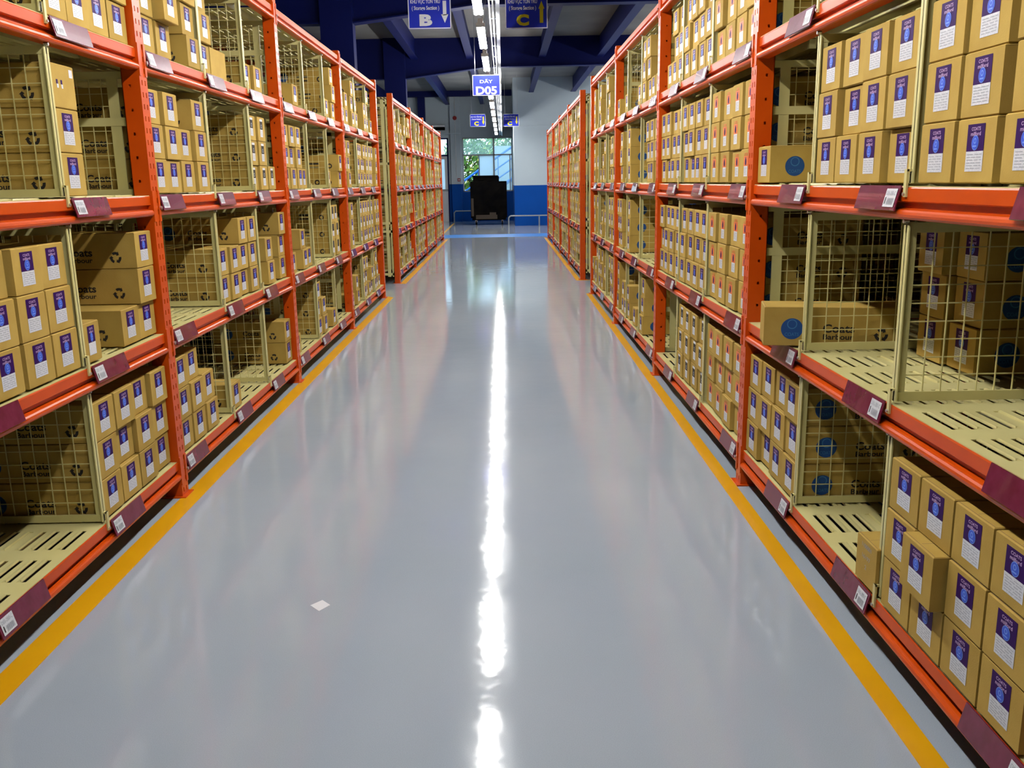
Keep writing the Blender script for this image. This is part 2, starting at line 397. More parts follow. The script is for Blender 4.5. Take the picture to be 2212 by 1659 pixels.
def rear_post(s):
    m = MB(); m.box(0, .003*s, 0, PW, 0, PTOP, 'orange'); m.box(-.07*s, 0, 0, .003, 0, PTOP, 'orange'); m.box(-.07*s, 0, PW-.003, PW, 0, PTOP, 'orange')
    m.box(-.09*s, .015*s, -.01, PW+.01, 0, .005, 'orange')
    return m.mesh('rear_post')
CACHE = {}
def rack(Xf, s, Ystart, nb, D, label, front=True, tags=True, group=None):
    """Ystart = far edge of the first post"""
    root = thing('pallet_rack', (Xf, Ystart-PW, 0), label, 'storage rack', group)
    key = (s, D)
    if key not in CACHE:
        CACHE[key] = dict(post=post_mesh(s), brace=brace_mesh(s, D), beam=beam_mesh(s), deck=deck_mesh(s, D), div=divider_mesh(s, D), end=end_panel_mesh(s, D), tag=tag_mesh(s), rear=rear_post(s))
    c = CACHE[key]
    for i in range(nb+1):
        y = i*BAY
        place(c['post'], 'post', (0, y, 0), root)
        place(c['rear'], 'rear_post', (D*s, y, 0), root)
        if front:
            for z in DECKS[:4]: place(c['end'], 'end_panel', (0, y+PW/2, z+.001), root)
    for i in range(nb):
        y = i*BAY+PW
        for li, z in enumerate(DECKS):
            place(c['beam'], 'beam', (0, y, z), root)
            if front:
                b2 = place(c['beam'], 'beam', (D*s, y+BAY-PW, z), root, math.pi)
            place(c['deck'], 'shelf_deck', (0, y, z+.002), root)
            if li < 4:
                for k in (1, 2):
                    place(c['div'], 'mesh_divider', (0, y+BAY*k/3+DOFF[(s, k)], z+.003), root)
                if tags:
                    for k in range(3):
                        yy = y+BAY*k/3+(.012 if k == 0 else .022+DOFF[(s, k)])
                        place(c['tag'], 'shelf_tag', (-.001*s, yy, z), root)
    return root
Y0L, Y0R = 4.142-BAY, 4.156-BAY
D1, D2 = .95, .64
rack(XL, -1, Y0L, 4, D1, 'orange steel storage rack with cream mesh dividers, near left of the aisle')
rack(XR, 1, Y0R, 4, D1, 'orange steel storage rack with cream mesh dividers, near right of the aisle')
def end_frame(root, s, D):
    m = MB(); y0, y1 = -.012, -.004
    m.box(.085*s, .103*s, y0, y1, .10, 2.60, 'cream'); m.box(.125*s, .170*s, y0-.004, y1, .10, 2.60, 'cream'); m.box((D-.09)*s, (D-.07)*s, y0, y1, .10, 2.60, 'cream')
    for z in (.12, .74, .86, 1.70, 2.50): m.box(.085*s, (D-.07)*s, y0, y1, z, z+.035, 'cream')
    wire_grid(m, s, .17, D-.09, .14, 2.5, y1)
    return m.build('end_frame', root)
ra = rack(XL, -1, 13.365, 4, D2, 'orange steel storage rack on the left beyond the cross aisle')
rb = rack(XR+.007, 1, 13.382, 4, D2, 'orange steel storage rack on the right beyond the cross aisle')
end_frame(ra, -1, D2); end_frame(rb, 1, D2)
rack(XL-2*D1-.08, 1, Y0L, 4, D1, 'second orange rack standing back to back behind the near left rack', front=False, tags=False)
rack(XR+2*D1+.08, -1, Y0R, 4, D1, 'second orange rack standing back to back behind the near right rack', front=False, tags=False)

# ------------------------------------------------------------ cartons
BW, BH, BL = .1765, .152, .52
def recycle(m, O, R, U, cx, cy, r, mm):
    for k in range(3):
        a0 = math.radians(90+120*k+38)
        pts = []
        n_ = 5; span = math.radians(62)
        for j in range(n_+1):
            t = a0-span*j/n_
            pts.append((t, r*.98, r*.54))
        V = [(cx+p[1]*math.cos(p[0]), cy+p[1]*math.sin(p[0])) for p in pts]+[(cx+p[2]*math.cos(p[0]), cy+p[2]*math.sin(p[0])) for p in pts]
        F_ = [(j, j+1, n_+2+j, n_+1+j) for j in range(n_)]
        m.flat(V, F_, O, R, U, mm)
        t = a0-span; t2 = t-math.radians(30)
        m.flat([(cx+r*1.18*math.cos(t), cy+r*1.18*math.sin(t)), (cx+r*.76*math.cos(t2), cy+r*.76*math.sin(t2)), (cx+r*.32*math.cos(t), cy+r*.32*math.sin(t))], [(0, 1, 2)], O, R, U, mm)
def carton_body(w=BW, h=BH, l=BL, side=True, open_flap=False, seam=True):
    m = MB(); e = .003
    # bevelled box as rings
    def ring(z, i): return [(i, -w/2+i, z), (l-i, -w/2+i, z), (l-i, w/2-i, z), (i, w/2-i, z)]
    rs = [ring(0, e), ring(e, 0), ring(h-e, 0), ring(h, e)]
    k = len(m.v)
    for r in rs: m.v += r
    q = m.mi('card')
    m.f.append((k, k+3, k+2, k+1)); m.m.append(q); m.f.append((k+12, k+13, k+14, k+15)); m.m.append(q)
    for a in range(3):
        for j in range(4):
            c = (j+1) % 4; m.f.append((k+4*a+j, k+4*a+c, k+4*a+4+c, k+4*a+4+j)); m.m.append(q)
    if seam:   # folded lid edge and taped seam
        m.rect((0, 0, h+.0004), (0, -1, 0), (1, 0, 0), -w/2+.004, .004, w/2-.004, .006, 'card_in')
        m.rect((0, 0, h+.0004), (0, -1, 0), (1, 0, 0), -.0012, .01, .0012, l-.01, 'card_in')
    if side:
        for O, R in (((0, -w/2-.0006, 0), (1, 0, 0)), ((l, w/2+.0006, 0), (-1, 0, 0))):
            U = (0, 0, 1)
            m.ellipse(O, R, U, .105, h*.44, .041, .041, 'blue_dot', 28)
            O2 = (O[0], O[1]-.0004*R[0], 0)
            m.ellipse(O2, R, U, .105, h*.56, .019, .019, 'blue_dot_l', 16, .80)
            m.text('COATS', O2, R, U, .105, h*.30, .013, 'blue_dot_l', w=.052)
            m.text('Coats', O, R, U, .277, h*.46, .033, 'ink', w=.115, bold=.025)
            m.text('Barbour', O, R, U, .277, h*.245, .021, 'ink', w=.112, bold=.02)
            recycle(m, O, R, U, .432, h*.31, .025, 'ink')
            m.rect(O, R, U, .003, h-.0035, l-.003, h-.0025, 'card_in')
    if open_flap:
        t = .003
        m.box(-.012, .13, -w/2, w/2, h, h+t, 'card', tf=lambda p: (p[0], p[1], p[2]+max(0, .10-p[0])*.5))
    return m.mesh('carton')
def slip(kind, lod=0):
    m = MB(); O = Vector((-.0008, 0, 0)); R = (0, -1, 0); U = (0, 0, 1); O2 = O-Vector((.0005, 0, 0)); O3 = O-Vector((.0009, 0, 0))
    x0, x1, zb, zm, zt = -.040, .040, .028, .075, .138
    def small_print(n=6):
        for j in range(n):
            z = zm-.008-j*.0065
            wds = [(-.034, -.018), (-.014, .006), (.010, .032)] if j % 2 else [(-.034, -.006), (.002, .020), (.024, .035)]
            for a, c in wds: m.rect(O2, R, U, a, z, c, z+.0016, 'grey_ink')
    if kind in 'PN':
        sx = 1 if kind == 'P' else .72
        m.rect(O, R, U, x0*sx, zb, x1*sx, zm, 'white'); m.rect(O, R, U, x0*sx, zm, x1*sx, zt, 'purple')
        if kind == 'P': small_print()
        m.text('COATS', O2, R, U, 0, zt-.011, .0085, 'text', w=.042*sx, bold=.02)
        m.text('milford', O2, R, U, 0, zt-.0225, .0095, 'text', w=.046*sx, bold=.02)
        m.ellipse(O2, R, U, .0, zm+.0195, .0165*sx, .0175, 'light_blue'); m.ellipse(O3, R, U, 0, zm+.0195, .0150*sx, .0158, 'blue_e')
        m.ellipse(O3-Vector((.0003, 0, 0)), R, U, 0, zm+.024, .0065*sx, .007, 'light_blue', 12, .6)
        m.rect(O3-Vector((.0003, 0, 0)), R, U, -.009*sx, zm+.010, .009*sx, zm+.0135, 'light_blue')
    elif kind == 'O':
        m.rect(O, R, U, x0*.8, zb, x1*.8, zm, 'white')
        m.text('COATS', O, R, U, 0, zt-.009, .011, 'orange_l', w=.056, bold=.035); m.rect(O, R, U, -.036, zm, .036, zt-.017, 'orange_l')
        m.ellipse(O2, R, U, .0, zm+.020, .0125, .017, 'purple', 14); m.text('epic', O2, R, U, 0, zt-.025, .007, 'purple', w=.03)
        for j in range(5): m.rect(O2, R, U, -.024, zm-.010-j*.007, .020-(j % 2)*.012, zm-.008-j*.007, 'grey_ink')
    elif kind == 'K':
        m.rect(O, R, U, x0*.8, zb, x1*.8, zm, 'white'); m.rect(O, R, U, x0*.8, zm, x1*.8, zt-.012, 'ink'); m.rect(O, R, U, x0*.8, zt-.012, x1*.8, zt+.002, 'white')
        m.ellipse(O2, R, U, 0, zm+.02, .012, .013, 'grey_ink', 12, .6)
        for j in range(4): m.rect(O2, R, U, -.024, zm-.012-j*.008, .022, zm-.010-j*.008, 'grey_ink')
    elif kind == 'S':
        m.rect(O, R, U, .052, .112, .078, .140, 'white')
    elif kind == 'H':
        for (t, z, w_) in (('1100001', .125, .07), ('16197', .090, .06), ('2', .058, .012)):
            m.text(t, O, R, U, .0, z, .014, 'grey_ink', w=w_)
    return m.mesh('label_'+kind)
BODY = {'std': carton_body(), 'N': carton_body(w=.138), 'H': carton_body(w=.15, h=.148, l=.30, side=False), 'open': carton_body(open_flap=True), 'W': carton_body(w=.28)}
SLIP = {k: slip(k) for k in 'PNOKSH'}
LOOK = {'P': 'purple-labelled', 'N': 'narrow purple-labelled', 'O': 'orange-labelled', 'K': 'black-labelled', 'S': 'sticker-dotted', 'H': 'handwritten', 'W': 'wide blank'}

# what stands in each compartment, near to far; one token per column: kind+count, '.' empty
# extras: x<mm> pushes a column back, f<row> sticks that row forward
CONTENT = {
 'L': {
  0: {0: ['. . . .', '. . . .', 'P3 P3 P3 P3'], 1: ['P3 P3 P3 P3', 'P3 P3 P3 P3', 'N1 . P1 P3'], 2: ['. . . .', '. . . .', 'T . . .'], 3: ['. . . .', '. . . .', 'P3 P3 P3 P3']},
  1: {0: ['P3 P3 P2 .', 'P1 . . .', '. . . P2'], 1: ['. . . .', 'P2 P2 P3 P3', '. P2 . P3'], 2: ['P3 P3 P2 P3', '. . . .', 'K3 K3 K1 .'], 3: ['P3 P2f1 . P3', 'P3 W1 . .', 'P1 P1 . .']},
  2: {0: ['P1 . . .', 'P3 P2 . P1', '. . . .'], 1: ['P1 . P2 P1', '. . . .', 'K3 K3 . .'], 2: ['P3 P3 P3 P1', '. . . .', 'P1 . . P2'], 3: ['. . P1 .', '. . . .', 'P1 . P3 .']},
  3: {0: ['P1 . P2 .', 'P3 P3 P1 P2', 'P2 P3 P1 .'], 1: ['P3 P3 . .', 'P3 P3 P3 P3', 'P3 . P3 P3'], 2: ['P3 P3 . .', 'P3 P3 P3 P3', 'P3 P3 . P3'], 3: ['P2 P2 . P3', 'P3 . . P2', 'P3 . P1 .']}},
 'R': {
  0: {0: ['P3 P3 P3 P3', '. . . .', 'P3 P3 P3 P3'], 1: ['. . . .', '. P3x385 P3x350 .', '. . . .'], 2: ['P3 P3 P3 P3', 'P3 P3 P3 P3', '. . . P1'], 3: ['. . . .', '. . . .', '. . . .']},
  1: {0: ['O3 O3 O3 O3', 'K3 K3 K3 K3', '. . . .'], 1: ['O3 O3 O3 O3', 'P3 P3 P3 P3', 'P3 P3 P3 P3'], 2: ['O3 O3 O3 O3', 'P3 P3 P3 P3', 'P3 P3 P3 P3'], 3: ['O3 O3 O3 O3', 'P3 P3 P3 P3', 'P3 P3 P1 .']},
  2: {0: ['. . . P3', '. P1 . P2', 'P1 P2 . P3'], 1: ['. . . .', '. . . P3', '. . P3 P3'], 2: ['P3 P3 P3 .', '. . . P3', '. . P3 .'], 3: ['P1 P1 P3 P3', 'P1 . . .', 'P1 . . P1']},
  3: {0: ['P3 P3 P3 .', 'P2 . P3 P3', '. P3 . P2'], 1: ['P3 P3 P3 .', 'P2 . K2 P1', 'P3 . P3 .'], 2: ['P1 K3 K3 .', '. P3 . P1', 'P3 . K3 P2'], 3: ['P1 . . P3', '. . . P3', '. . P3 .']}}}
ORD = ['first', 'second', 'third', 'fourth']
LEVN = ['lowest', 'second', 'third', 'top']
boxes = []      # dict(kind, x, y, z, s, rz, label, w)
def add_box(kind, s, Xf, y, z, d, rz=0, look=None, label=None, body='std', rank=None):
    boxes.append(dict(kind=kind, s=s, x=Xf+s*d, y=y, z=z, rz=rz, label=label, body=body, rank=rank))
def rowname(r, n): return 'sole' if n == 1 else ('bottom' if r == 0 else ('top' if r == n-1 else 'middle'))
for side, s, Xf, Y0 in (('L', -1, XL, Y0L), ('R', 1, XR, Y0R)):
    sn = 'left' if s < 0 else 'right'
    for bay in range(4):
        for lev in range(4):
            for cell in range(3):
                toks = CONTENT[side][bay][lev][cell].split()
                u0 = Y0+bay*BAY+BAY*cell/3+(.005 if cell == 0 else .013+DOFF[(s, cell)]); u1 = Y0+bay*BAY+BAY*(cell+1)/3-(PW+.005 if cell == 2 else .013-DOFF[(s, cell+1)])
                pitch = (u1-u0)/4
                zb = DECKS[lev]+.0035+.0065
                for ci, tk in enumerate(toks):
                    if tk == '.': continue
                    where = '%s compartment, %s shelf, %s bay, near %s rack' % (ORD[cell], LEVN[lev], ORD[bay], sn)
                    if tk == 'T':   # the short stack with a sticker-dotted box on top
                        for r in range(3):
                            k = 'S' if r == 2 else 'P'
                            add_box(k, s, Xf, u0+pitch*.5, zb+r*(BH+.002), .020+random.uniform(0, .004), 0, label='%s carton, %s of first stack, %s' % (LOOK[k], rowname(r, 3), where))
                        continue
                    kind = tk[0]; rest = tk[1:]; fr = None; push = 0
                    if 'f' in rest: rest, fr = rest.split('f'); fr = int(fr)
                    if 'x' in rest: rest, push = rest.split('x'); push = int(push)/1000
                    cnt = int(rest)
                    col_off = random.uniform(-.003, .003)
                    for r in range(cnt):
                        d = .018+random.choice([0, 0, .004, .010, .016])+push+random.uniform(0, .004)
                        if fr == r: d -= .045
                        if side == 'R' and bay == 0 and lev == 0 and cell == 0: d = [.004, .002, .006][r]-(.035 if (ci == 2 and r == 1) else 0)
                        yy = u0+pitch*(ci+.5)+col_off+random.uniform(-.0015, .0015)
                        if cell == 0 and side == 'R' and bay == 0 and lev == 2: yy = [1.775, 1.985, 2.203, 2.392][ci]
                        if cell == 0 and side == 'R' and bay == 0 and lev == 0: yy = 2.478-.093-(3-ci)*.186
                        if push: yy += .085
                        body = 'std'
                        if kind == 'N': body = 'N'; yy -= .02
                        if kind == 'W': body = 'W'; yy += .05
                        nm = '%s carton, %s of %s stack, %s' % (LOOK[kind], rowname(r, cnt), ORD[ci], where) if cnt > 1 else '%s carton standing alone, %s place, %s' % (LOOK[kind], ORD[ci], where)
                        add_box(kind, s, Xf, yy, zb+r*(BH+.0015), d, random.uniform(-.006, .006) if (cnt < 3) else random.uniform(-.0015, .0015), label=nm, body=body)
# special boxes
add_box('H', 1, XR, 2.60, DECKS[0]+.01, .004, 0, label='plain carton with handwritten digits beside the divider, lowest shelf, near right rack', body='H', rank=0)
boxes.append(dict(kind='-', s=1, x=XR-.085, y=3.53, z=DECKS[1]+.010, rz=-.20, label='turned carton with blue disc jutting past the edge, second shelf, near right rack', body='std', rank=0))

# rank by size in the picture; the ~310 largest are things, the others one mass
def proj_size(b_):
    d = Vector((b_['x'], b_['y'], b_['z']+.08))-Vector((0, 0, CAM_Z))
    z = d.dot(fwd); X = F_PX*d.dot(r2)/z; Y = F_PX*d.dot(u2)/z
    if z < .3 or abs(X) > W/2+90 or abs(Y) > H/2+90: return 0
    return abs(d.x)/z**3
for b_ in boxes: b_['sz'] = 9 if b_['rank'] == 0 else proj_size(b_)
boxes.sort(key=lambda q: -q['sz'])
solo = [q for q in boxes[:312] if q['sz'] > 0]; mass = [q for q in boxes if q not in solo]
NAMES = {'P': 'cartons with purple labels', 'N': 'cartons with purple labels', 'O': 'cartons with orange labels', 'K': 'cartons with black labels'}
for q in solo:
    o = link('carton', BODY[q['body']]); o.location = (q['x'], q['y'], q['z'])
    o.rotation_euler = (0, 0, q['rz']+(math.pi if q['s'] < 0 else 0))
    tag(o, q['label'], 'carton', NAMES.get(q['kind'], 'plain cartons'))
    if q['kind'] in SLIP: link('label', SLIP[q['kind']], o)
    if q['kind'] == 'S':
        for cx in (-.045, -.012):
            mm = MB(); mm.box(-.0012, -.0004, -cx-.006, -cx+.006, .083, .098, 'purple'); mm.box(-.0012, -.0004, -cx-.009, -cx+.003, .069, .083, 'white'); mm.build('sticker', o)
# the mass: everything left over, the far racks and the rows facing the neighbouring aisles
FAR = ['P3 P3 P3 P3', 'P3 P3 P3 .', 'P3 P2 P3 P1', 'P3 K3 P3 P3', 'P2 P3 . P3', 'P3 P3 P1 P2', '. P3 P3 P3', 'P3 . P2 P3', 'P2 P1 P3 P3', 'P3 P1 . P3', '. . P3 P3', 'P3 . . P2', 'P3 P3 P2 P2', 'W1 P3 P3 P3']
def fill(s, Xf, Y0, seed, pool):
    rnd = random.Random(seed)
    for bay in range(4):
        for lev in range(4):
            for cell in range(3):
                toks = rnd.choice(pool).split()
                u0 = Y0+bay*BAY+BAY*cell/3+(.005 if cell == 0 else .013+DOFF[(s, cell)]); u1 = Y0+bay*BAY+BAY*(cell+1)/3-(PW+.005 if cell == 2 else .013-DOFF[(s, cell+1)])
                for ci, tk in enumerate(toks):
                    if tk == '.' or (bay == 0 and cell == 0 and ci == 0 and pool is FAR): continue
                    for r in range(int(tk[1:])):
                        mass.append(dict(kind=tk[0], s=s, x=Xf+s*(.02+rnd.choice([0, 0, .01, .03, .07])), y=u0+(u1-u0)/4*(ci+.5), z=DECKS[lev]+.010+r*(BH+.002), rz=rnd.uniform(-.004, .004), body='std'))
fill(-1, XL, 13.365, 3, FAR); fill(1, XR+.007, 13.382, 4, FAR)
fill(1, XL-2*D1-.08, Y0L, 5, ['P3 P3 P3 P3', 'P3 P3 . P3', 'P2 P3 P2 .']); fill(-1, XR+2*D1+.08, Y0R, 6, ['P3 P3 P3 P3', 'P3 P2 . P3', 'P2 P3 P2 .'])
m = MB()
for q in mass:
    ang = q['rz']+(math.pi if q['s'] < 0 else 0); ca, sa = math.cos(ang), math.sin(ang)
    T = lambda p: (q['x']+ca*p[0]-sa*p[1], q['y']+sa*p[0]+ca*p[1], q['z']+p[2])
    w = .138 if q['body'] == 'N' else BW
    m.box(0, BL, -w/2, w/2, 0, BH, 'card', tf=T)
    O = Vector(T((-.0012, 0, 0))); R = Vector((sa, -ca, 0)); U = Vector((0, 0, 1)); O2 = Vector(T((-.0022, 0, 0)))
    if q['kind'] in 'PNKO':
        top = {'P': 'purple', 'N': 'purple', 'K': 'ink', 'O': 'orange_l'}[q['kind']]
        m.rect(O, R, U, -.038, .028, .038, .075, 'white'); m.rect(O, R, U, -.038, .075, .038, .138, top)
        if q['kind'] == 'P': m.ellipse(O2, R, U, 0, .0945, .015, .016, 'blue_e', 8); m.rect(O2, R, U, -.02, .112, .02, .118, 'text'); m.rect(O2, R, U, -.02, .123, .02, .129, 'text')
    for O, R in ((T((0, -w/2-.001, 0)), (ca, sa, 0)), (T((BL, w/2+.001, 0)), (-ca, -sa, 0))):
        m.ellipse(O, R, U, .105, .066, .041, .041, 'blue_dot', 12); m.ellipse(O, R, U, .432, .047, .024, .024, 'ink', 9, .55)
        m.rect(O, R, U, .225, .062, .330, .078, 'ink'); m.rect(O, R, U, .225, .030, .325, .042, 'ink')
o = m.build('cartons')
tag(o, 'brown cartons filling the far racks and the deeper rows of the shelving', 'cartons', kind='stuff')

# ------------------------------------------------------------ lamps, tray, signs
lp, ln = 2.23, 1.56
FIX = MB(); FIX.box(-.026, .026, 0, ln, .030, .075, 'metal_w'); FIX.box(-.045, .045, 0, .03, -.01, .03, 'metal_w'); FIX.box(-.045, .045, ln-.03, ln, -.01, .03, 'metal_w'); FIX = FIX.mesh('lamp_housing')
TUBE = MB(); TUBE.tube((0, .03, 0), (0, ln-.03, 0), .017, 'tube', 10); TUBE = TUBE.mesh('lamp_tube')
ROD = MB(); ROD.tube((0, 0, .075), (0, 0, 1.69), .004, 'steel', 5); ROD = ROD.mesh('hanger')
NLAMP = 0
y = 9.80-4*lp
place_words = ['nearest the camera side', 'second', 'third', 'fourth', 'fifth', 'sixth', 'seventh', 'eighth', 'ninth', 'tenth', 'eleventh', 'twelfth', 'thirteenth', 'fourteenth', 'fifteenth', 'sixteenth', 'seventeenth']
vis = 0
while y < 30.5:
    if y > 7: lab = 'lit white tube lamp, %s along the hanging row from the top edge' % place_words[1+vis] if vis else 'lit white tube lamp cut by the top edge of the view'; vis += 1
    else: lab = 'lit white tube lamp hanging overhead just outside the view, seen mirrored in the floor'
    t = thing('tube_lamp', (-.205, y, 3.0), lab, 'lamp', 'tube lamps hung in a row over the aisle')
    link('lamp_housing', FIX, t); a = link('lamp_tube', TUBE, t); a.location = (-.024, 0, 0); a = link('lamp_tube', TUBE, t); a.location = (.024, 0, 0)
    for yy in (.2, ln-.2): a = link('hanger', ROD, t); a.location = (0, yy, 0)
    y += lp
for X_, sn in ((5.5, 'right'),):  # added lamp row, hidden by the racks, to brighten the end wall
    for k in range(8):
        t = thing('tube_lamp', (X_, 13.5+lp*k, 3.0), 'unseen tube lamp added behind the %s racks to brighten the end wall' % sn, 'lamp', 'unseen added tube lamps behind the %s racks' % sn)
        link('lamp_housing', FIX, t); a = link('lamp_tube', TUBE, t); a.location = (-.024, 0, 0); a = link('lamp_tube', TUBE, t); a.location = (.024, 0, 0)
        for yy in (.2, ln-.2): a = link('hanger', ROD, t); a.location = (0, yy, 0)
m = MB()
for dx in (0, .035, .07): m.box(-.115+dx, -.100+dx, -6, 34.4, 3.12, 3.135, 'tray')
m.box(-.035, -.005, -6, 34.4, 3.10, 3.17, 'tray')
for k in range(40): m.box(-.115, -.005, -5.8+k, -5.77+k, 3.135, 3.145, 'tray')
for k in range(14): m.tube((-.06, -5+3*k, 3.145), (-.06, -5+3*k, 4.69), .004, 'steel', 5)
tag(m.build('cable_tray'), 'long grey cable tray running beside the row of lamps', 'cable tray')
def sign(x0, x1, z0, z1, y, kind, label, group=None):
    w = x1-x0; h = z1-z0
    t = thing('hanging_sign', ((x0+x1)/2, y, z0), label, 'sign', group)
    m = MB(); m.box(-w/2, w/2, -.008, .008, 0, h, 'sign')
    O = (0, -.0095, 0); R = (1, 0, 0); U = (0, 0, 1); b_ = .012*w/.55
    for r in ((-w/2, 0, w/2, b_), (-w/2, h-b_, w/2, h), (-w/2, 0, -w/2+b_, h), (w/2-b_, 0, w/2, h)): m.rect(O, R, U, *r, 'sign_w')
    if kind == 'D05':
        m.text('DÃY', O, R, U, 0, h*.70, h*.19, 'sign_w', w=w*.46, bold=.012); m.text('D05', O, R, U, 0, h*.25, h*.40, 'sign_w', w=w*.76, bold=.03)
    else:
        letter, colr, dirn = kind
        m.text('KHU VỰC TỒN TRỮ', O, R, U, -w*.09, h*.80, h*.20, 'sign_w', w=w*.70, bold=.02)
        m.text('( Storage Section )', O, R, U, -w*.09, h*.585, h*.15, 'sign_w', w=w*.64, bold=.02)
        m.text(letter, O, R, U, -w*.09, h*.25, h*.34, colr, w=w*.30, bold=.06)
        cx = w*.355; a0, a1 = h*.16, h*.80
        if dirn == 'down': m.rect(O, R, U, cx-w*.042, a0+h*.22, cx+w*.042, a1, colr); m.flat([(cx-w*.085, a0+h*.25), (cx+w*.085, a0+h*.25), (cx, a0)], [(0, 2, 1)], O, R, U, colr)
        else: m.rect(O, R, U, cx-w*.042, a0, cx+w*.042, a1-h*.2, colr); m.flat([(cx-w*.07, a1-h*.23), (cx+w*.07, a1-h*.23), (cx, a1)], [(0, 1, 2)], O, R, U, colr)
    m.build('sign_board', t)
    for x in (-w*.4, w*.4):
        m = MB(); m.tube((x, 0, h), (x, 0, HZ-z0), .003, 'steel', 5); m.build('hanger', t)
sign(-1.199, -.642, 3.405, 3.83, 12.5, ('B', 'sign_w', 'down'), 'blue hanging sign with white letter B and white down arrow')
sign(.067, .619, 3.387, 3.81, 12.5, ('C', 'sign_y', 'up'), 'blue hanging sign with yellow letter C and yellow up arrow')
sign(-.383, -.018, 2.552, 2.814, 12.45, 'D05', 'blue hanging sign reading DÃY D05 in the middle of the aisle')
sign(-.998, -.515, 3.12, 3.49, 29, ('C', 'sign_y', 'down'), 'far small blue sign with yellow C, left of the lamp row')
sign(.035, .517, 3.11, 3.48, 29, ('C', 'sign_y', 'down'), 'far small blue sign with yellow C, right of the lamp row')

# ------------------------------------------------------------ end of the hall
# window (split panes) and door with transom
YW = HY1+.06
m = MB(); f = .045
for x in (wx0, wx1-f): m.box(x, x+f, YW, YW+.07, wz0, wz1, 'alu')
m.box(-.37, -.31, YW, YW+.07, wz0, wz1, 'alu')
for z in (wz0, wz1-f): m.box(wx0, wx1, YW, YW+.07, z, z+f, 'alu')
m.box(wx0, wx1, YW, YW+.07, 2.40, 2.45, 'alu')
m.box(-.92, -.88, YW+.01, YW+.05, wz0, 2.40, 'alu'); m.box(.24, .28, YW+.01, YW+.05, wz0, 2.40, 'alu')
wf = structure(m, 'window_1')
for nm, r, mm in (('pane', (wx0+f, -.37, 2.45, wz1-f), 'glass_haze'), ('pane', (-.31, wx1-f, 2.45, wz1-f), 'glass_haze'), ('pane', (-.88, -.37, wz0+f, 2.40), 'glass_frost'), ('pane', (-.31, .24, wz0+f, 2.40), 'glass_haze'), ('pane', (.28, wx1-f, wz0+f, 2.40), 'glass_haze')):
    m = MB(); m.box(r[0], r[1], YW+.025, YW+.032, r[2], r[3], mm); m.build(nm, wf)
m = MB()
for x in (dx0, dx1-.06): m.box(x, x+.06, YW, YW+.08, 0, dz1, 'navy')
for z in (2.40, dz1-.05): m.box(dx0, dx1, YW, YW+.08, z, z+.06, 'navy')
df = structure(m, 'door_1')
m = MB(); m.box(dx0+.06, dx1-.06, YW+.02, YW+.05, .0, 1.12, 'metal_w'); m.box(dx0+.06, dx1-.06, YW+.02, YW+.05, 1.12, 1.20, 'alu')
m.box(dx1-.16, dx1-.06, YW+.02, YW+.05, 1.2, 2.4, 'metal_w'); m.box(dx0+.06, dx1-.16, YW+.02, YW+.05, 2.3, 2.4, 'metal_w'); m.build('door_leaf', df)
m = MB(); m.box(dx0+.06, dx1-.16, YW+.03, YW+.037, 1.2, 2.3, 'glass_frost'); m.build('pane', df)
m = MB(); m.box(dx0+.06, dx1-.06, YW+.03, YW+.037, 2.46, dz1-.05, 'glass_haze'); m.build('pane', df)
# alarm bell, call point, conduit, wall unit
m = MB(); m.tube((-1.745, HY1-.125, 3.75), (-1.745, HY1-.18, 3.75), .075, 'red', 16); tag(m.build('alarm_bell'), 'round dark red alarm bell high on the end wall', 'alarm bell')
m = MB(); m.box(-1.70, -1.60, HY1-.17, HY1-.12, 1.48, 1.59, 'red'); m.tube((-1.65, HY1-.175, 1.535), (-1.65, HY1-.165, 1.535), .03, 'white', 10); tag(m.build('fire_call_point'), 'small red call point low on the end wall beside the window', 'call point')
m = MB(); m.tube((-1.74, HY1-.135, 3.68), (-1.74, HY1-.135, 1.6), .012, 'metal_w', 6); m.tube((-1.74, HY1-.135, 3.82), (-1.74, HY1-.135, 4.69), .012, 'metal_w', 6); tag(m.build('conduit'), 'thin vertical conduit on the end wall running to the alarm', 'conduit')
m = MB(); m.box(-2.75, -2.12, HY1-.35, HY1-.02, 3.33, 3.43, 'black'); m.box(-3.0, -2.12, HY1-.30, HY1-.02, 3.43, 3.50, 'metal_w'); tag(m.build('air_curtain'), 'dark slim unit mounted above the door on the end wall', 'air curtain')
# black covered cart
t = thing('covered_cart', (-.51, 31.7, 0), 'tall black covered cart of stacked crates before the window', 'cart')
m = MB()
def soft(m, x0, x1, y0, y1, z0, z1, n, mm):
    rnd = random.Random(n); nx, nz = 6, 6
    for sidey in (y0, y1):
        g = [[(x0+(x1-x0)*i/nx+(0 if i in (0, nx) else rnd.uniform(-.01, .01)), sidey+rnd.uniform(-.018, .018)*(1 if 0 < i < nx and 0 < j < nz else 0), z0+(z1-z0)*j/nz) for i in range(nx+1)] for j in range(nz+1)]
        k = len(m.v); q = m.mi(mm)
        for row in g: m.v += row
        for j in range(nz):
            for i in range(nx): a = k+j*(nx+1)+i; m.f.append((a, a+1, a+nx+2, a+nx+1)); m.m.append(q)
    m.face([(x0,y0,z0),(x0,y1,z0),(x0,y1,z1),(x0,y0,z1)], mm); m.face([(x1,y0,z0),(x1,y1,z0),(x1,y1,z1),(x1,y0,z1)], mm)
    m.face([(x0,y0,z1),(x1,y0,z1),(x1,y1,z1),(x0,y1,z1)], mm); m.face([(x0,y0,z0),(x1,y0,z0),(x1,y1,z0),(x0,y1,z0)], mm)
soft(m, -.62, .62, -.42, .42, .24, 1.46, 1, 'black'); m.build('cover', t)
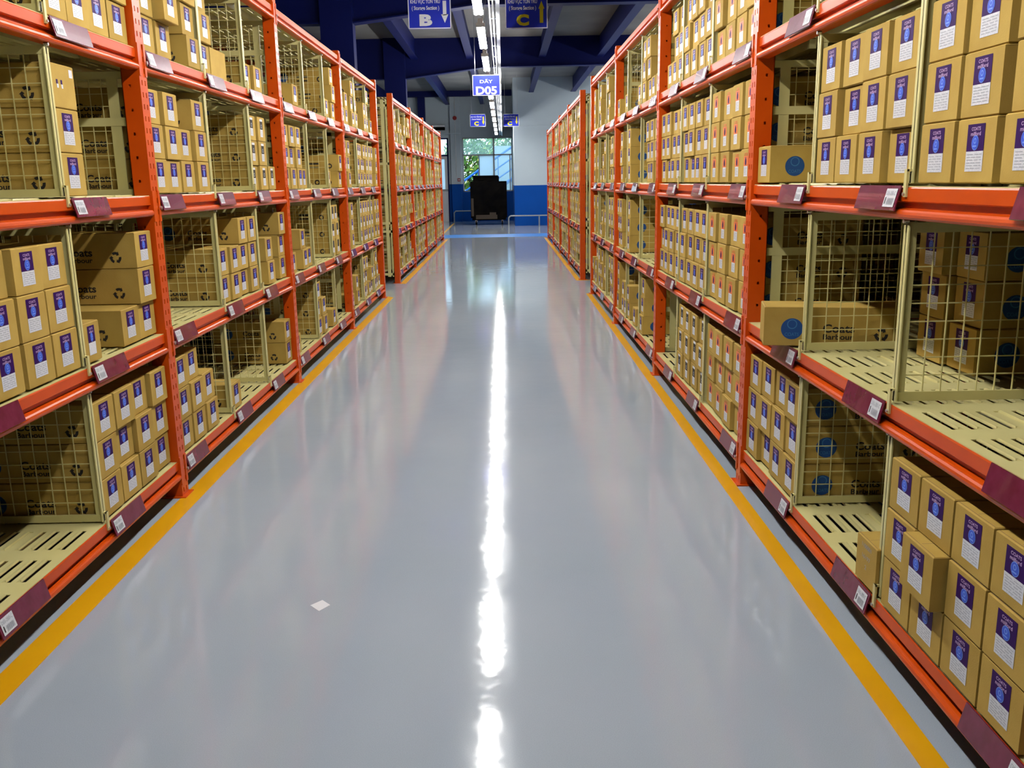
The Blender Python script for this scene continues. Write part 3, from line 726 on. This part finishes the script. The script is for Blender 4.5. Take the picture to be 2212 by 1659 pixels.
m = MB(); soft(m, -.52, .36, -.40, .40, 1.46, 1.62, 2, 'black'); m.box(-.56, .33, -.42, .42, 1.62, 1.655, 'black'); m.build('lid', t)
m = MB(); m.box(-.58, .58, -.40, .40, .16, .24, 'black')
m.build('base_frame', t)
m = MB(); m.box(-.45, .28, -.44, -.40, .20, .34, 'wood'); m.box(.02, .24, -.45, -.40, .30, .42, 'wood'); m.box(-.60, -.52, -.44, -.40, .3, .9, 'wood'); m.build('wooden_slat', t)
for x in (-.45, .45):
    for yy in (-.32, .32):
        m = MB(); m.tube((x-.02, yy, .075), (x+.02, yy, .075), .075, 'black', 14); m.box(x-.03, x+.03, yy-.03, yy+.03, .09, .16, 'steel'); m.build('wheel', t)
# low pipe guards
def guard(x0, x1, y, label, tall=.42):
    m = MB(); r = .022
    m.tube((x0+.06, y, tall), (x1, y, tall), r, 'alu', 8)
    m.tube((x0, y, 0), (x0, y, tall-.06), r, 'alu', 8); m.tube((x0, y, tall-.06), (x0+.06, y, tall), r, 'alu', 8)
    k = x0+1.0
    while k < x1: m.tube((k, y, 0), (k, y, tall-.01), r, 'alu', 8); k += 1.0
    tag(m.build('pipe_guard'), label, 'guard rail')
guard(-1.85, -1.2, 34.0, 'low grey pipe guard before the end wall, left of the cart', .40)
guard(.15, 4.2, 29.9, 'low grey pipe guard along the foot of the blue wall', .34)

# ------------------------------------------------------------ outside
m = MB(); m.box(-20, 20, HY1+.2, 60, -.15, -.05, 'ground'); structure(m, 'trim_30')
def tree(x, y, h, r, seed, label, yel=0, nl=1500):
    rnd = random.Random(seed); t = thing('tree', (x, y, -.05), label, 'tree', None)
    m = MB(); m.tube((0, 0, 0), (.1, 0, h*.45), .11, 'bark', 8); m.tube((.1, 0, h*.45), (-.2, .1, h*.8), .07, 'bark', 7)
    for k in range(5): a = rnd.uniform(0, 6.28); m.tube((.05, 0, h*(.3+.08*k)), (r*.7*math.cos(a), r*.7*math.sin(a), h*(.5+.08*k)), .03, 'bark', 5)
    m.build('trunk', t)
    m = MB()
    for k in range(nl):
        a = rnd.uniform(0, 6.28); e = rnd.uniform(-1, 1); rr = r*rnd.uniform(.45, 1)**.5
        c = Vector((rr*math.cos(a)*math.sqrt(1-e*e), rr*math.sin(a)*math.sqrt(1-e*e), h*.55+h*.48*e*rnd.uniform(.6, 1)))
        n_ = Vector((rnd.uniform(-1, 1), rnd.uniform(-1, 1), rnd.uniform(-.2, 1))).normalized(); u_ = n_.orthogonal().normalized(); v_ = n_.cross(u_); L_ = rnd.uniform(.07, .14)
        m.face([c-u_*L_, c+v_*L_*.45, c+u_*L_, c-v_*L_*.45], 'leaf_y' if rnd.random() < yel else 'leaf')
    m.build('foliage', t)
tree(-3.6, 38.6, 3.4, 1.1, 1, 'leafy green tree seen through the transom above the door', .25)
tree(-1.55, 39.6, 3.6, 1.15, 2, 'leafy green tree at the left half of the window', .12, 2600)
tree(.9, 43.6, 5.0, 1.9, 3, 'tall hazy tree behind the blue stair outside', .03, 4500)
tree(-2.2, 36.3, 1.5, .5, 4, 'yellow-green bush low at the left edge of the window', .55, 700)
t = thing('outdoor_stair', (0, 37.2, 0), 'blue steel stair rising to the right outside the window', 'stair')
def stairbar(z0, r, mm, name, y=0):
    m = MB(); x0, x1 = -1.9, 1.6; sl = .66
    m.tube((x0, y, z0), (x1, y, z0+sl*(x1-x0)), r, mm, 7); m.build(name, t)
stairbar(1.30, .045, 'stair', 'handrail'); stairbar(.86, .03, 'stair', 'rail'); stairbar(.45, .03, 'stair', 'rail'); stairbar(.05, .07, 'stair', 'stringer'); stairbar(.05, .07, 'stair', 'stringer', .9)
for k in range(14):
    x = -1.9+.26*k; m = MB(); m.box(x, x+.26, .03, .87, .05+.66*.26*k, .08+.66*.26*k, 'stair_w'); m.build('tread', t)
for k in range(5):
    x = -1.8+.8*k; z = .05+.66*(x+1.9); m = MB(); m.tube((x, 0, max(0, z)), (x, 0, z+1.25), .022, 'stair', 6); m.build('baluster', t)
m = MB(); m.box(-.35, 6, 38.9, 39.1, -.05, 2.9, 'wall_w'); tag(m.build('garden_wall'), 'pale plastered wall outside behind the blue stair', 'wall')
